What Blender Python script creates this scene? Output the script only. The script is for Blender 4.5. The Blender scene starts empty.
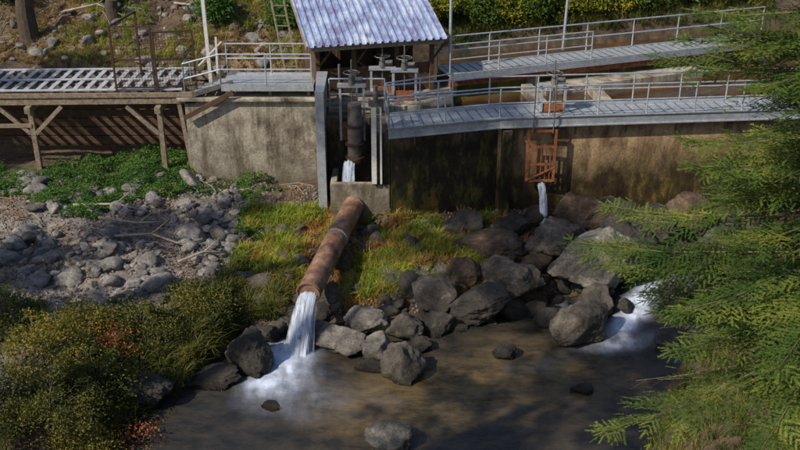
import bpy, math, bmesh, random
import numpy as np
from mathutils import Vector, Matrix, noise as mnoise
random.seed(3); rng=np.random.default_rng(11)
scene=bpy.context.scene
# ---------------------------------------------------------------- helpers
def link(o,parent=None):
    scene.collection.objects.link(o)
    if parent: o.parent=parent
    return o
def empty(name):
    return link(bpy.data.objects.new(name,None))
def tri_mesh(name,V,F,mats,parent=None,smooth=False,attr=None,midx=None):
    V=np.asarray(V,dtype=np.float32); F=np.asarray(F,dtype=np.int32)
    me=bpy.data.meshes.new(name); me.vertices.add(len(V)); me.vertices.foreach_set('co',V.ravel())
    k=F.shape[1]
    me.loops.add(F.size); me.loops.foreach_set('vertex_index',F.ravel())
    me.polygons.add(len(F)); me.polygons.foreach_set('loop_start',np.arange(0,F.size,k,dtype=np.int32))
    me.update(calc_edges=True)
    me.polygons.foreach_set('use_smooth',np.full(len(F),smooth))
    for m in mats: me.materials.append(m)
    if midx is not None: me.polygons.foreach_set('material_index',np.asarray(midx,dtype=np.int32))
    if attr:
        for an,av in attr.items():
            a=me.color_attributes.new(an,'FLOAT_COLOR','POINT')
            c=np.ones((len(V),4),dtype=np.float32); c[:,:av.shape[1]]=av
            a.data.foreach_set('color',c.ravel())
    me.update()
    return link(bpy.data.objects.new(name,me),parent)
def vnoise(x,y,seed=0):
    x=np.asarray(x,float);y=np.asarray(y,float)
    xi=np.floor(x).astype(np.int64);yi=np.floor(y).astype(np.int64);xf=x-xi;yf=y-yi
    def hsh(a,b):
        n=(a*374761393+b*668265263+seed*1442695041)&0x7fffffff
        n=((n^(n>>13))*1274126177)&0x7fffffff
        return ((n^(n>>16))&0xffff)/65535.0
    u=xf*xf*(3-2*xf);v=yf*yf*(3-2*yf)
    return (hsh(xi,yi)*(1-u)+hsh(xi+1,yi)*u)*(1-v)+(hsh(xi,yi+1)*(1-u)+hsh(xi+1,yi+1)*u)*v
def fbm(x,y,s=0,o=4):
    r=0;a=.5
    for i in range(o):
        r=r+a*vnoise(np.asarray(x)*2**i,np.asarray(y)*2**i,s+i*17);a*=.5
    return r
def sstep(a,b,x):
    t=np.clip((x-a)/(b-a),0,1);return t*t*(3-2*t)
class MB:
    def __init__(s): s.v=[];s.f=[];s.m=[]
    def add(s,V,F,m):
        b=len(s.v); s.v+=[tuple(v) for v in V]; s.f+=[tuple(i+b for i in f) for f in F]; s.m+=[m]*len(F)
    def box(s,x0,x1,y0,y1,z0,z1,m=0,M=None):
        V=[(x0,y0,z0),(x1,y0,z0),(x1,y1,z0),(x0,y1,z0),(x0,y0,z1),(x1,y0,z1),(x1,y1,z1),(x0,y1,z1)]
        if M is not None: V=[tuple(M@Vector(v)) for v in V]
        s.add(V,[(0,3,2,1),(4,5,6,7),(0,1,5,4),(1,2,6,5),(2,3,7,6),(3,0,4,7)],m)
    def beam(s,p,q,w,h,m=0):
        p=Vector(p);q=Vector(q);d=(q-p).normalized()
        up=Vector((0,0,1)) if abs(d.z)<.95 else Vector((0,1,0))
        sd=d.cross(up).normalized();u=sd.cross(d).normalized()
        V=[]
        for c in (p,q):
            for a,b in ((-1,-1),(1,-1),(1,1),(-1,1)): V.append(c+sd*a*w/2+u*b*h/2)
        s.add(V,[(3,2,1,0),(4,5,6,7),(0,1,5,4),(1,2,6,5),(2,3,7,6),(3,0,4,7)],m)
    def tube(s,pts,r,m=0,n=8,cap=True):
        pts=[Vector(p) for p in pts]
        if not isinstance(r,(list,tuple)): r=[r]*len(pts)
        V=[];F=[]
        ref=None
        for i,p in enumerate(pts):
            d=(pts[min(i+1,len(pts)-1)]-pts[max(i-1,0)]).normalized()
            if ref is None: ref=Vector((0,0,1)) if abs(d.z)<.9 else Vector((1,0,0))
            sd=d.cross(ref).normalized();u=sd.cross(d).normalized()
            for k in range(n):
                a=2*math.pi*k/n; V.append(p+(sd*math.cos(a)+u*math.sin(a))*r[i])
        for i in range(len(pts)-1):
            for k in range(n):
                F.append((i*n+k,i*n+(k+1)%n,(i+1)*n+(k+1)%n,(i+1)*n+k))
        if cap: F.append(tuple(range(n-1,-1,-1)));F.append(tuple(range((len(pts)-1)*n,len(pts)*n)))
        s.add(V,F,m)
    def prism(s,poly,z0,z1,m=0):
        n=len(poly);V=[(x,y,z0) for x,y in poly]+[(x,y,z1) for x,y in poly]
        F=[tuple(range(n-1,-1,-1)),tuple(range(n,2*n))]+[(i,(i+1)%n,n+(i+1)%n,n+i) for i in range(n)]
        s.add(V,F,m)
    def build(s,name,mats,parent=None,bevel=0,smooth=False):
        me=bpy.data.meshes.new(name);me.from_pydata(s.v,[],s.f)
        for m in mats: me.materials.append(m)
        me.polygons.foreach_set('material_index',s.m)
        if smooth: me.polygons.foreach_set('use_smooth',[True]*len(s.f))
        me.update();o=link(bpy.data.objects.new(name,me),parent)
        if bevel:
            b=o.modifiers.new('bev','BEVEL');b.width=bevel;b.segments=2;b.limit_method='ANGLE'
        return o
# ---------------------------------------------------------------- materials
def ramp(nt,cols,pos=None):
    r=nt.nodes.new('ShaderNodeValToRGB');e=r.color_ramp.elements
    n=len(cols);pos=pos or [i/(n-1) for i in range(n)]
    while len(e)<n:e.new(.5)
    for i in range(n):
        e[i].position=pos[i];e[i].color=(*cols[i],1)
    return r
def N(nt,t,**k):
    n=nt.nodes.new(t)
    for a,b in k.items():
        setattr(n,a,b)
    return n
def base_mat(name):
    m=bpy.data.materials.new(name);m.use_nodes=True;nt=m.node_tree
    return m,nt,nt.nodes['Principled BSDF']
def noise_node(nt,scale,detail=6,vec=None,rough=.6,mapping=None):
    n=N(nt,'ShaderNodeTexNoise');n.inputs['Scale'].default_value=scale;n.inputs['Detail'].default_value=detail;n.inputs['Roughness'].default_value=rough
    tc=N(nt,'ShaderNodeTexCoord')
    if mapping:
        mp=N(nt,'ShaderNodeMapping');mp.inputs['Scale'].default_value=mapping
        nt.links.new(tc.outputs['Object'],mp.inputs[0]);nt.links.new(mp.outputs[0],n.inputs['Vector'])
    else: nt.links.new(tc.outputs['Object'],n.inputs['Vector'])
    return n
def mixc(nt,mode,fac,a,b):
    m=N(nt,'ShaderNodeMix',data_type='RGBA',blend_type=mode)
    for i,v in ((0,fac),(6,a),(7,b)):
        if hasattr(v,'is_linked') or isinstance(v,bpy.types.NodeSocket): nt.links.new(v,m.inputs[i])
        else: m.inputs[i].default_value=v if i==0 else (*v,1)
    return m.outputs[2]
def bump(nt,bsdf,h,strength,dist=.05):
    b=N(nt,'ShaderNodeBump');b.inputs['Strength'].default_value=strength;b.inputs['Distance'].default_value=dist
    nt.links.new(h,b.inputs['Height']);nt.links.new(b.outputs[0],bsdf.inputs['Normal'])
def zfac(nt,z0,z1,noisy=None,amt=1.6):
    g=N(nt,'ShaderNodeNewGeometry');s=N(nt,'ShaderNodeSeparateXYZ');nt.links.new(g.outputs['Position'],s.inputs[0])
    src=s.outputs[2]
    if noisy is not None:
        ma=N(nt,'ShaderNodeMath',operation='MULTIPLY_ADD');nt.links.new(noisy,ma.inputs[0]);ma.inputs[1].default_value=amt;nt.links.new(src,ma.inputs[2]);src=ma.outputs[0]
        z0+=amt/2;z1+=amt/2
    mr=N(nt,'ShaderNodeMapRange');mr.inputs[1].default_value=z0;mr.inputs[2].default_value=z1
    nt.links.new(src,mr.inputs[0]);return mr.outputs[0]
def simple(name,cols,scale=6,rough=.7,metal=0,bs=.3,mapping=None,pos=None,bd=.02,detail=8):
    m,nt,b=base_mat(name);n=noise_node(nt,scale,detail,mapping=mapping,rough=.65)
    r=ramp(nt,cols,pos or [ .3+.4*i/(len(cols)-1) for i in range(len(cols))]);nt.links.new(n.outputs[0],r.inputs[0])
    n2=noise_node(nt,scale*5,4);r2=ramp(nt,[(.72,.72,.72),(1.2,1.2,1.2)],[.3,.7]);nt.links.new(n2.outputs[0],r2.inputs[0])
    nt.links.new(mixc(nt,'MULTIPLY',1.0,r.outputs[0],r2.outputs[0]),b.inputs['Base Color'])
    b.inputs['Roughness'].default_value=rough;b.inputs['Metallic'].default_value=metal
    if bs: bump(nt,b,n2.outputs[0],bs,bd)
    return m
def concrete(name,light,dark,wetz=None,wetcols=None,streak=.7):
    m,nt,b=base_mat(name)
    n=noise_node(nt,.9,9,rough=.68);r=ramp(nt,[dark,light,tuple(c*1.15 for c in light)],[.36,.52,.7]);nt.links.new(n.outputs[0],r.inputs[0])
    st=noise_node(nt,1.0,9,mapping=(1.9,1.9,.38),rough=.75);rs=ramp(nt,[(.22,.17,.12),(1,1,1)],[.38,.54]);nt.links.new(st.outputs[0],rs.inputs[0])
    c=mixc(nt,'MULTIPLY',streak,r.outputs[0],rs.outputs[0])
    n3=noise_node(nt,14,6,rough=.7);r3=ramp(nt,[(.62,.62,.62),(1.2,1.2,1.2)],[.3,.7]);nt.links.new(n3.outputs[0],r3.inputs[0])
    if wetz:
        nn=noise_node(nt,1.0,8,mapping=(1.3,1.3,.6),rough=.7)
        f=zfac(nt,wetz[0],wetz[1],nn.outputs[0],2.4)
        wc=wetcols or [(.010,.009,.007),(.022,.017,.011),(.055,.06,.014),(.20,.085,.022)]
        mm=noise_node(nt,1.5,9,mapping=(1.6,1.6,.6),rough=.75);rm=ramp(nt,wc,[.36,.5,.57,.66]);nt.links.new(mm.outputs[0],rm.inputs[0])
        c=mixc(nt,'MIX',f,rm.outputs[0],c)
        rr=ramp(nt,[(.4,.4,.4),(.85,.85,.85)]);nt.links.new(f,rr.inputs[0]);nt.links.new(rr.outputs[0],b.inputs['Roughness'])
    else: b.inputs['Roughness'].default_value=.8
    c=mixc(nt,'MULTIPLY',1.0,c,r3.outputs[0])
    nt.links.new(c,b.inputs['Base Color'])
    bump(nt,b,n3.outputs[0],.6,.04);return m
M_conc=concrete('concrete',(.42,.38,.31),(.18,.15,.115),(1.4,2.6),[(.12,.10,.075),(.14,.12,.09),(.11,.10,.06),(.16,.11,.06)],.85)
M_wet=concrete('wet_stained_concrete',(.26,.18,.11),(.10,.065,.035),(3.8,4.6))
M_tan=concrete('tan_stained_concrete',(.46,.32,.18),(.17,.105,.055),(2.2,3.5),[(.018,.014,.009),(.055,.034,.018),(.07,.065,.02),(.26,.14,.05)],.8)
M_galv=simple('galvanized_steel',[(.34,.38,.43),(.56,.60,.66)],5,.42,.45,.1)
M_galvd=simple('weathered_steel',[(.10,.10,.10),(.24,.23,.22)],6,.5,.5,.2)
M_drum=simple('stained_grey_steel',[(.05,.04,.032),(.17,.14,.12),(.28,.25,.22)],3,.6,.2,.3)
M_rust=simple('rusty_iron',[(.07,.03,.02),(.24,.075,.03),(.38,.15,.05)],7,.85,.1,.5)
M_rustd=simple('dark_rusty_iron',[(.03,.018,.014),(.08,.04,.025)],7,.85,.1,.5)
M_pipe=simple('rusty_pipe_steel',[(.07,.038,.03),(.24,.13,.085),(.42,.31,.23)],2.2,.5,.2,.6)
M_wood=simple('weathered_wood',[(.11,.08,.055),(.22,.17,.12),(.30,.25,.2)],3,.8,0,.5,mapping=(3,3,3))
M_woodg=simple('grey_deck_board',[(.26,.28,.32),(.46,.49,.55)],5,.6,0,.4)
M_woodd=simple('dark_wood',[(.045,.025,.015),(.12,.065,.035)],5,.8,0,.4)
M_bark=simple('bark',[(.04,.028,.02),(.11,.08,.055)],6,.9,0,.9,mapping=(4,4,.8),bd=.05)
M_twig=simple('branch_bark',[(.10,.075,.05),(.22,.17,.11)],6,.9,0,.3)
M_drift=simple('driftwood',[(.2,.16,.12),(.42,.37,.31)],6,.9,0,.3)
M_white=simple('white_painted_steel',[(.5,.5,.49),(.7,.7,.68)],8,.5,0,.2)
def roofmat():
    m,nt,b=base_mat('blue_grey_metal_roofing')
    n=noise_node(nt,1.2,8,rough=.7);r=ramp(nt,[(.22,.19,.32),(.36,.44,.66),(.62,.68,.80)],[.36,.5,.66]);nt.links.new(n.outputs[0],r.inputs[0])
    st=noise_node(nt,2.5,8,mapping=(4,.5,.5),rough=.7);rs=ramp(nt,[(.36,.27,.26),(1,1,1)],[.36,.5]);nt.links.new(st.outputs[0],rs.inputs[0])
    nt.links.new(mixc(nt,'MULTIPLY',.7,r.outputs[0],rs.outputs[0]),b.inputs['Base Color'])
    b.inputs['Metallic'].default_value=.3;b.inputs['Roughness'].default_value=.36;return m
M_roof=roofmat()
def rockmat(name,cols,wet=True,scale=1.6):
    m,nt,b=base_mat(name)
    n=noise_node(nt,scale,9,rough=.7);r=ramp(nt,cols,[.3+.4*i/(len(cols)-1) for i in range(len(cols))]);nt.links.new(n.outputs[0],r.inputs[0])
    n2=noise_node(nt,18,5,rough=.7);r2=ramp(nt,[(.5,.5,.5),(1.35,1.35,1.35)],[.32,.68]);nt.links.new(n2.outputs[0],r2.inputs[0])
    g=N(nt,'ShaderNodeNewGeometry');ri=ramp(nt,[(.5,.46,.43),(1.0,1.0,1.02),(1.4,1.32,1.22)]);nt.links.new(g.outputs['Random Per Island'],ri.inputs[0])
    c=mixc(nt,'MULTIPLY',1.0,r.outputs[0],r2.outputs[0]);c=mixc(nt,'MULTIPLY',1.0,c,ri.outputs[0])
    if wet:
        ma=zfac(nt,.05,.38);rr=ramp(nt,[(.28,.26,.23),(1,1,1)]);nt.links.new(ma,rr.inputs[0]);c=mixc(nt,'MULTIPLY',1.0,c,rr.outputs[0])
        r4=ramp(nt,[(.15,.15,.15),(.7,.7,.7)]);nt.links.new(ma,r4.inputs[0]);nt.links.new(r4.outputs[0],b.inputs['Roughness'])
    else: b.inputs['Roughness'].default_value=.85
    nt.links.new(c,b.inputs['Base Color']);
    n5=noise_node(nt,6,9,rough=.8);bump(nt,b,n5.outputs[0],1.0,.14);return m
M_rock=rockmat('granite_rock',[(.05,.045,.04),(.19,.18,.165),(.42,.39,.34)])
M_rockm=rockmat('grey_brown_rock',[(.03,.026,.022),(.10,.088,.075),(.25,.22,.185)])
M_rockd=rockmat('dark_wet_rock',[(.015,.014,.013),(.05,.045,.04),(.13,.115,.10)])
M_rockr=rockmat('rust_stained_rock',[(.03,.022,.017),(.10,.065,.042),(.22,.17,.13)])
M_cob=rockmat('cobble',[(.10,.095,.09),(.26,.25,.245),(.48,.46,.44)],False,3)
def leafmat(name,cols,trans=.35,rr=.45):
    m=bpy.data.materials.new(name);m.use_nodes=True;nt=m.node_tree;nt.nodes.remove(nt.nodes['Principled BSDF'])
    out=nt.nodes['Material Output']
    g=N(nt,'ShaderNodeNewGeometry');n=noise_node(nt,.9,5)
    ad=N(nt,'ShaderNodeMath',operation='MULTIPLY_ADD');nt.links.new(g.outputs['Random Per Island'],ad.inputs[0]);ad.inputs[1].default_value=rr
    mr=N(nt,'ShaderNodeMapRange');mr.inputs[1].default_value=.35;mr.inputs[2].default_value=.65;mr.inputs[4].default_value=1-rr;nt.links.new(n.outputs[0],mr.inputs[0]);nt.links.new(mr.outputs[0],ad.inputs[2])
    r=ramp(nt,cols);nt.links.new(ad.outputs[0],r.inputs[0])
    d=N(nt,'ShaderNodeBsdfPrincipled');d.inputs['Roughness'].default_value=.6;d.inputs['Specular IOR Level'].default_value=.25;t=N(nt,'ShaderNodeBsdfTranslucent');mx=N(nt,'ShaderNodeMixShader');mx.inputs[0].default_value=trans
    nt.links.new(r.outputs[0],d.inputs['Base Color']);nt.links.new(r.outputs[0],t.inputs[0]);nt.links.new(d.outputs[0],mx.inputs[1]);nt.links.new(t.outputs[0],mx.inputs[2]);nt.links.new(mx.outputs[0],out.inputs[0]);return m
L_fir=leafmat('fir_needles',[(.022,.055,.015),(.075,.13,.025),(.30,.31,.05)],.35)
L_firw=leafmat('dark_fir_needles',[(.015,.035,.012),(.03,.06,.02),(.07,.11,.03)],.3)
L_shrub=leafmat('shrub_leaf',[(.035,.05,.015),(.11,.125,.03),(.28,.24,.06)],rr=.35)
L_yel=leafmat('autumn_yellow_leaf',[(.07,.085,.02),(.19,.18,.035),(.40,.29,.06)],rr=.35)
L_byel=leafmat('bright_yellow_leaf',[(.09,.13,.02),(.26,.28,.03),(.50,.42,.05)],.45,rr=.3)
L_dec=leafmat('deciduous_leaf',[(.04,.08,.02),(.10,.17,.03),(.25,.29,.05)],.45,rr=.3)
L_red=leafmat('autumn_red_leaf',[(.22,.05,.02),(.42,.12,.04),(.5,.25,.08)])
L_ivy=leafmat('ground_cover_leaf',[(.03,.08,.015),(.07,.16,.03),(.16,.25,.05)])
L_grass=leafmat('grass_blade',[(.07,.14,.02),(.24,.31,.035),(.56,.50,.08)])
L_dry=leafmat('dry_grass_blade',[(.13,.08,.03),(.27,.18,.07),(.42,.31,.15)])
L_or=leafmat('orange_dry_grass',[(.18,.09,.03),(.46,.25,.07),(.62,.48,.15)])
L_litter=leafmat('fallen_leaf',[(.09,.045,.02),(.24,.12,.05),(.42,.27,.12)],.1)
# ---------------------------------------------------------------- terrain
ySx=[-150,-40,-14,-9,-7,-5.6,-4.6,-2,1.5,4.3,6.8,8,12,40,150];ySy=[-10,6,13,16.5,19,21,23.6,24.2,24.6,25.5,25.7,27.2,28.4,32,45]
yNx=[-150,-40,-14,-9,-5,0,5,6.5,8,12,40,150];yNy=[-30,-4,5,8.5,11.5,14,17.3,19.6,22.9,25.0,28,41]
yWx=[-2.5,-.35,-.3,3.2,16];yWy=[30.2,30.2,28.75,29.75,31.0]
yFx=[-20,-2.5,1.5,3.3,12.6,40,150];yFy=[34,36.5,38.5,39.6,42.5,50,70]
def H(x,y):
    x=np.asarray(x,float);y=np.asarray(y,float)
    yS=np.interp(x,ySx,ySy)+(vnoise(x*.8,y*0+3,5)-.5)*.8;yN=np.interp(x,yNx,yNy)+(vnoise(x*.9,y*0+8,6)-.5)*.9
    d=y-yS
    far=np.where(d>0,np.interp(d,[0,.5,1.5,3,7,14],[0,.35,.62,.95,1.55,1.9]),0)
    far=far+(fbm(x*.5,y*.5,2)-.47)*.5*sstep(0,1.5,d)+(fbm(x*2,y*2,4)-.47)*.28*sstep(0,.6,d)
    bed=np.minimum(d,0)*.6; near=yN-y
    bed=np.maximum(bed,-.55); bed=np.where(near>-1.0,np.maximum(bed,-.55*np.clip(-near,0,1)),bed)
    nr=np.where(near>0,np.interp(near,[0,1,4,60,120],[0,.5,1.5,21,30])+(fbm(x*.4,y*.4,8)-.47)*.8*sstep(0,2,near),0)
    z=np.where(d>0,far,np.where(near>0,nr,bed))
    hill=lambda q:np.interp(q,[0,1.2,60,120,200],[0,.5,27,42,50])
    yl=np.interp(x,[-40,-13,-3],[30,33.4,33.8])
    e=y-yl
    L=np.where(e>0,np.interp(e,[0,1.8],[0,3.0])+hill(e-1.8)+(fbm(x*.35,y*.35,9)-.47)*1.3*sstep(1.5,5,e)+(fbm(x*1.4,y*1.4,19)-.47)*.55*sstep(.5,2,e),0)
    yW=np.interp(x,yWx,yWy)+.35;yF=np.interp(x,yFx,yFy)
    R=np.where(y>yF-.6,4.2+sstep(0,.6,y-yF+.6)*.7+hill(y-yF)+(fbm(x*.4,y*.4,29)-.47)*1.2*sstep(0,3,y-yF),3.4)
    z=np.where(x<-2.45,z+L,np.where(y>yW,R,z))
    return z
def axis(segs):
    a=[]
    for s,e,st in segs: a+=list(np.arange(s,e,st))
    return np.array(a+[segs[-1][1]])
xs=axis([(-150,-40,6),(-40,-15,1),(-15,12,.16),(12,40,1),(40,150,6)])
ys=axis([(-60,10,2),(10,17,.4),(17,46,.16),(46,80,1.5),(80,250,8)])
X,Y=np.meshgrid(xs,ys);Z=H(X,Y);nx,ny=len(xs),len(ys)
V=np.stack([X.ravel(),Y.ravel(),Z.ravel()],1)
I=np.arange(nx*ny).reshape(ny,nx)
F=np.stack([I[:-1,:-1],I[:-1,1:],I[1:,1:],I[1:,:-1]],-1).reshape(-1,4)
xf,yf=V[:,0],V[:,1];dS=yf-np.interp(xf,ySx,ySy)
dirt=np.array([.10,.068,.042]);grav=np.array([.24,.205,.18]);grn=np.array([.06,.09,.025]);dry=np.array([.24,.17,.09]);wet=np.array([.08,.055,.03])
C=np.tile(dirt,(len(V),1))
def blend(C,c,f): return C*(1-f[:,None])+c*f[:,None]
C=blend(C,grav,sstep(-4.2,-5.2,xf)*sstep(1.5,3,dS)*sstep(31,30,yf))
C=blend(C,grn,sstep(29.2,30.2,yf+xf*0)*sstep(32,31.5,yf)*(xf<-5))
C=blend(C,dry,((yf>35.2)*(xf<0)*sstep(.40,.56,fbm(xf*.5,yf*.5,3))*.9))
C=blend(C,grn*.8,((yf>35.2)*sstep(.5,.6,fbm(xf*.4,yf*.4,33))*.7))
C=blend(C,dry*.5,((yf<12)*.4))
C=blend(C,wet,(dS<0)*(yf>np.interp(xf,yNx,yNy))*1.0)
m,nt,b=base_mat('ground');at=N(nt,'ShaderNodeVertexColor',layer_name='Col')
n=noise_node(nt,2.2,10,rough=.75);r=ramp(nt,[(.3,.28,.25),(1,1,1),(1.7,1.6,1.45)],[.34,.5,.7]);nt.links.new(n.outputs[0],r.inputs[0])
n2=noise_node(nt,25,5,rough=.7);r2=ramp(nt,[(.5,.5,.5),(1.5,1.5,1.5)],[.3,.7]);nt.links.new(n2.outputs[0],r2.inputs[0])
c=mixc(nt,'MULTIPLY',1.0,at.outputs[0],r.outputs[0]);c=mixc(nt,'MULTIPLY',1.0,c,r2.outputs[0]);nt.links.new(c,b.inputs['Base Color']);b.inputs['Roughness'].default_value=.9
bump(nt,b,n2.outputs[0],.8,.06);M_ground=m
tri_mesh('ground',V,F,[M_ground],smooth=True,attr={'Col':C})
# ---------------------------------------------------------------- stream water
xs=axis([(-40,-9,1),(-9,9.5,.08),(9.5,40,1)]);ys=axis([(-8,17,.8),(17,29,.08),(29,33,.6)])
X,Y=np.meshgrid(xs,ys);nx,ny=len(xs),len(ys)
def gauss(cx,cy,sx,sy,rot=0):
    dx=X-cx;dy=Y-cy;c,s=math.cos(rot),math.sin(rot);u=dx*c+dy*s;v=-dx*s+dy*c
    return np.exp(-(u/sx)**2-(v/sy)**2)
foam=1.35*gauss(-3.1,22.75,.62,.5)+1.1*gauss(-3.35,21.9,.6,1.0,-.15)+.26*gauss(-2.9,21.0,1.2,1.0,.6)+.08*gauss(-1.2,20.2,2.4,1.0,.4)
foam+=1.3*gauss(6.4,24.0,.6,.35,.6)+1.2*gauss(7.1,25.0,.9,.4,1.0)+.5*gauss(6.1,23.1,1.0,.3,.2)+.6*gauss(8.3,26,.8,.4,.6)
foam+=.8*gauss(4.75,28.6,.35,1.2)+.4*gauss(4.9,25.7,.25,.8)+.10*gauss(4.2,22.2,2.2,.7,.3)
st=fbm(X*1.2+Y*.7,Y*2.6-X*.6,41,5)
foamv=np.clip(foam*(.2+1.6*st)-.05,0,1)
zz=.03*fbm(X*.9,Y*.9,50,3)+.16*foamv*fbm(X*2,Y*2,51,3)
zz+=.42*sstep(5.6,8.2,X+.35*(Y-24.3))*(Y>21.5)
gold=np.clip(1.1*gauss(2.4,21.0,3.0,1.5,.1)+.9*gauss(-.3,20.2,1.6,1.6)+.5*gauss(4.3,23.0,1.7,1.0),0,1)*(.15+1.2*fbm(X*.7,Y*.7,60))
V=np.stack([X.ravel(),Y.ravel(),zz.ravel()],1);I=np.arange(nx*ny).reshape(ny,nx)
F=np.stack([I[:-1,:-1],I[:-1,1:],I[1:,1:],I[1:,:-1]],-1).reshape(-1,4)
m,nt,b=base_mat('stream_water');at=N(nt,'ShaderNodeVertexColor',layer_name='Col');sp=N(nt,'ShaderNodeSeparateColor');nt.links.new(at.outputs[0],sp.inputs[0])
n=noise_node(nt,.9,9,mapping=(1,1.5,1),rough=.7);r=ramp(nt,[(.016,.017,.018),(.050,.043,.034)],[.38,.64]);nt.links.new(n.outputs[0],r.inputs[0])
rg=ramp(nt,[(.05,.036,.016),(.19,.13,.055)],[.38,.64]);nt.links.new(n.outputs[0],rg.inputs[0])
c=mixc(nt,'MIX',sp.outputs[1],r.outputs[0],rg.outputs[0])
nf=noise_node(nt,2.0,6,mapping=(1.5,.6,1));rf=ramp(nt,[(.45,.45,.45),(1.2,1.2,1.2)],[.35,.65]);nt.links.new(nf.outputs[0],rf.inputs[0])
mu=N(nt,'ShaderNodeMath',operation='MULTIPLY',use_clamp=True);nt.links.new(sp.outputs[0],mu.inputs[0]);nt.links.new(rf.outputs[0],mu.inputs[1])
c=mixc(nt,'MIX',mu.outputs[0],c,(.58,.66,.84));nt.links.new(c,b.inputs['Base Color'])
rr=ramp(nt,[(.12,.12,.12),(.65,.65,.65)]);nt.links.new(mu.outputs[0],rr.inputs[0]);nt.links.new(rr.outputs[0],b.inputs['Roughness']);b.inputs['IOR'].default_value=1.38
nb=noise_node(nt,1.3,4,mapping=(1,2,1));bump(nt,b,nb.outputs[0],.4,.15)
M_water=m
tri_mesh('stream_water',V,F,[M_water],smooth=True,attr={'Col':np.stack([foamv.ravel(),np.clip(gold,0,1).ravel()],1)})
m=bpy.data.materials.new('falling_water');m.use_nodes=True;nt=m.node_tree;b=nt.nodes['Principled BSDF'];b.inputs['Base Color'].default_value=(.64,.72,.88,1);b.inputs['Roughness'].default_value=.5
n=noise_node(nt,3,4,mapping=(4,1,1));r=ramp(nt,[(.08,.08,.08),(.42,.42,.42)],[.35,.65]);nt.links.new(n.outputs[0],r.inputs[0]);nt.links.new(r.outputs[0],b.inputs['Alpha']);M_fall=m
def water_jet(name,start,vel,spread,n,w,zend,rad=.2,g=9.8):
    V=[];F=[]
    for i in range(n):
        a=random.uniform(0,2*math.pi);rr=rad*math.sqrt(random.random())
        sd=Vector((vel[1],-vel[0],0));sd=sd.normalized() if sd.length>.01 else Vector((1,0,0))
        p=Vector(start)+sd*rr*math.cos(a)+Vector((0,0,rr*math.sin(a)*.8-.05))
        v=Vector(vel)*random.uniform(.75,1.12)+sd*random.gauss(0,spread)+Vector((0,0,random.gauss(0,spread*.3)))
        ww=w*random.uniform(.5,1.2);k0=len(V);k=0
        ang=random.uniform(-.9,.9);wd=(sd*math.cos(ang)+Vector((0,0,1)).cross(sd)*math.sin(ang))
        while k<26:
            t=k*.03;q=p+v*t+Vector((0,0,-.5*g*t*t));f=1+t*1.6
            V+=[q-wd*ww*f/2,q+wd*ww*f/2];k+=1
            if q.z<zend: break
        for j in range(k-1): F.append((k0+2*j,k0+2*j+1,k0+2*j+3,k0+2*j+2))
    return tri_mesh(name,[tuple(v) for v in V],F,[M_fall],smooth=True)
# ---------------------------------------------------------------- rocks
def ico(sub):
    bm=bmesh.new();bmesh.ops.create_icosphere(bm,subdivisions=sub,radius=1);bm.verts.ensure_lookup_table()
    V=np.array([v.co[:] for v in bm.verts]);F=np.array([[v.index for v in f.verts] for f in bm.faces]);bm.free();return V,F
ICO={s:ico(s) for s in (2,3,5,6)}
def rock(seed,sub,amp=.12,npl=13,k=16):
    r0=np.random.default_rng(seed);V,F=ICO[sub];V=V.copy()
    nn=r0.normal(size=(npl,3));nn/=np.linalg.norm(nn,axis=1)[:,None];d=r0.uniform(.55,.95,npl)
    dots=V@nn.T;rad=np.where(dots>.05,d/np.maximum(dots,.05),9)
    r=-np.log(np.exp(-k*rad).sum(1)+np.exp(-k*1.05))/k
    V*=r[:,None]
    if sub>=3:
        o=Vector(r0.uniform(0,50,3));dd=np.array([mnoise.fractal(Vector(v)*2.1+o,.8,2.2,5 if sub>4 else 3) for v in V]);V*=(1+amp*dd)[:,None]
    return V,F
def boulder(x,y,w,d,h,z=None,rot=None,mat=None,seed=None,name='boulder',tilt=0,sink=.3):
    global _bs
    _bs+=1;V,F=rock(seed or 100+_bs,6 if w>1.2 else 5,.15,11,30)
    rot=rot if rot is not None else random.uniform(0,6.28)
    V=V*np.array([w/2/.82,d/2/.82,h/2/.78]);c,s=math.cos(tilt),math.sin(tilt);V=V@np.array([[c,0,s],[0,1,0],[-s,0,c]]).T
    c,s=math.cos(rot),math.sin(rot);V=V@np.array([[c,-s,0],[s,c,0],[0,0,1]]).T
    if z is None: z=max(float(H(x,y)),-.15)+h*(.5-sink)
    V+=np.array([x,y,z]);return tri_mesh(name,V,F,[mat or M_rock],smooth=True)
_bs=0
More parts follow.
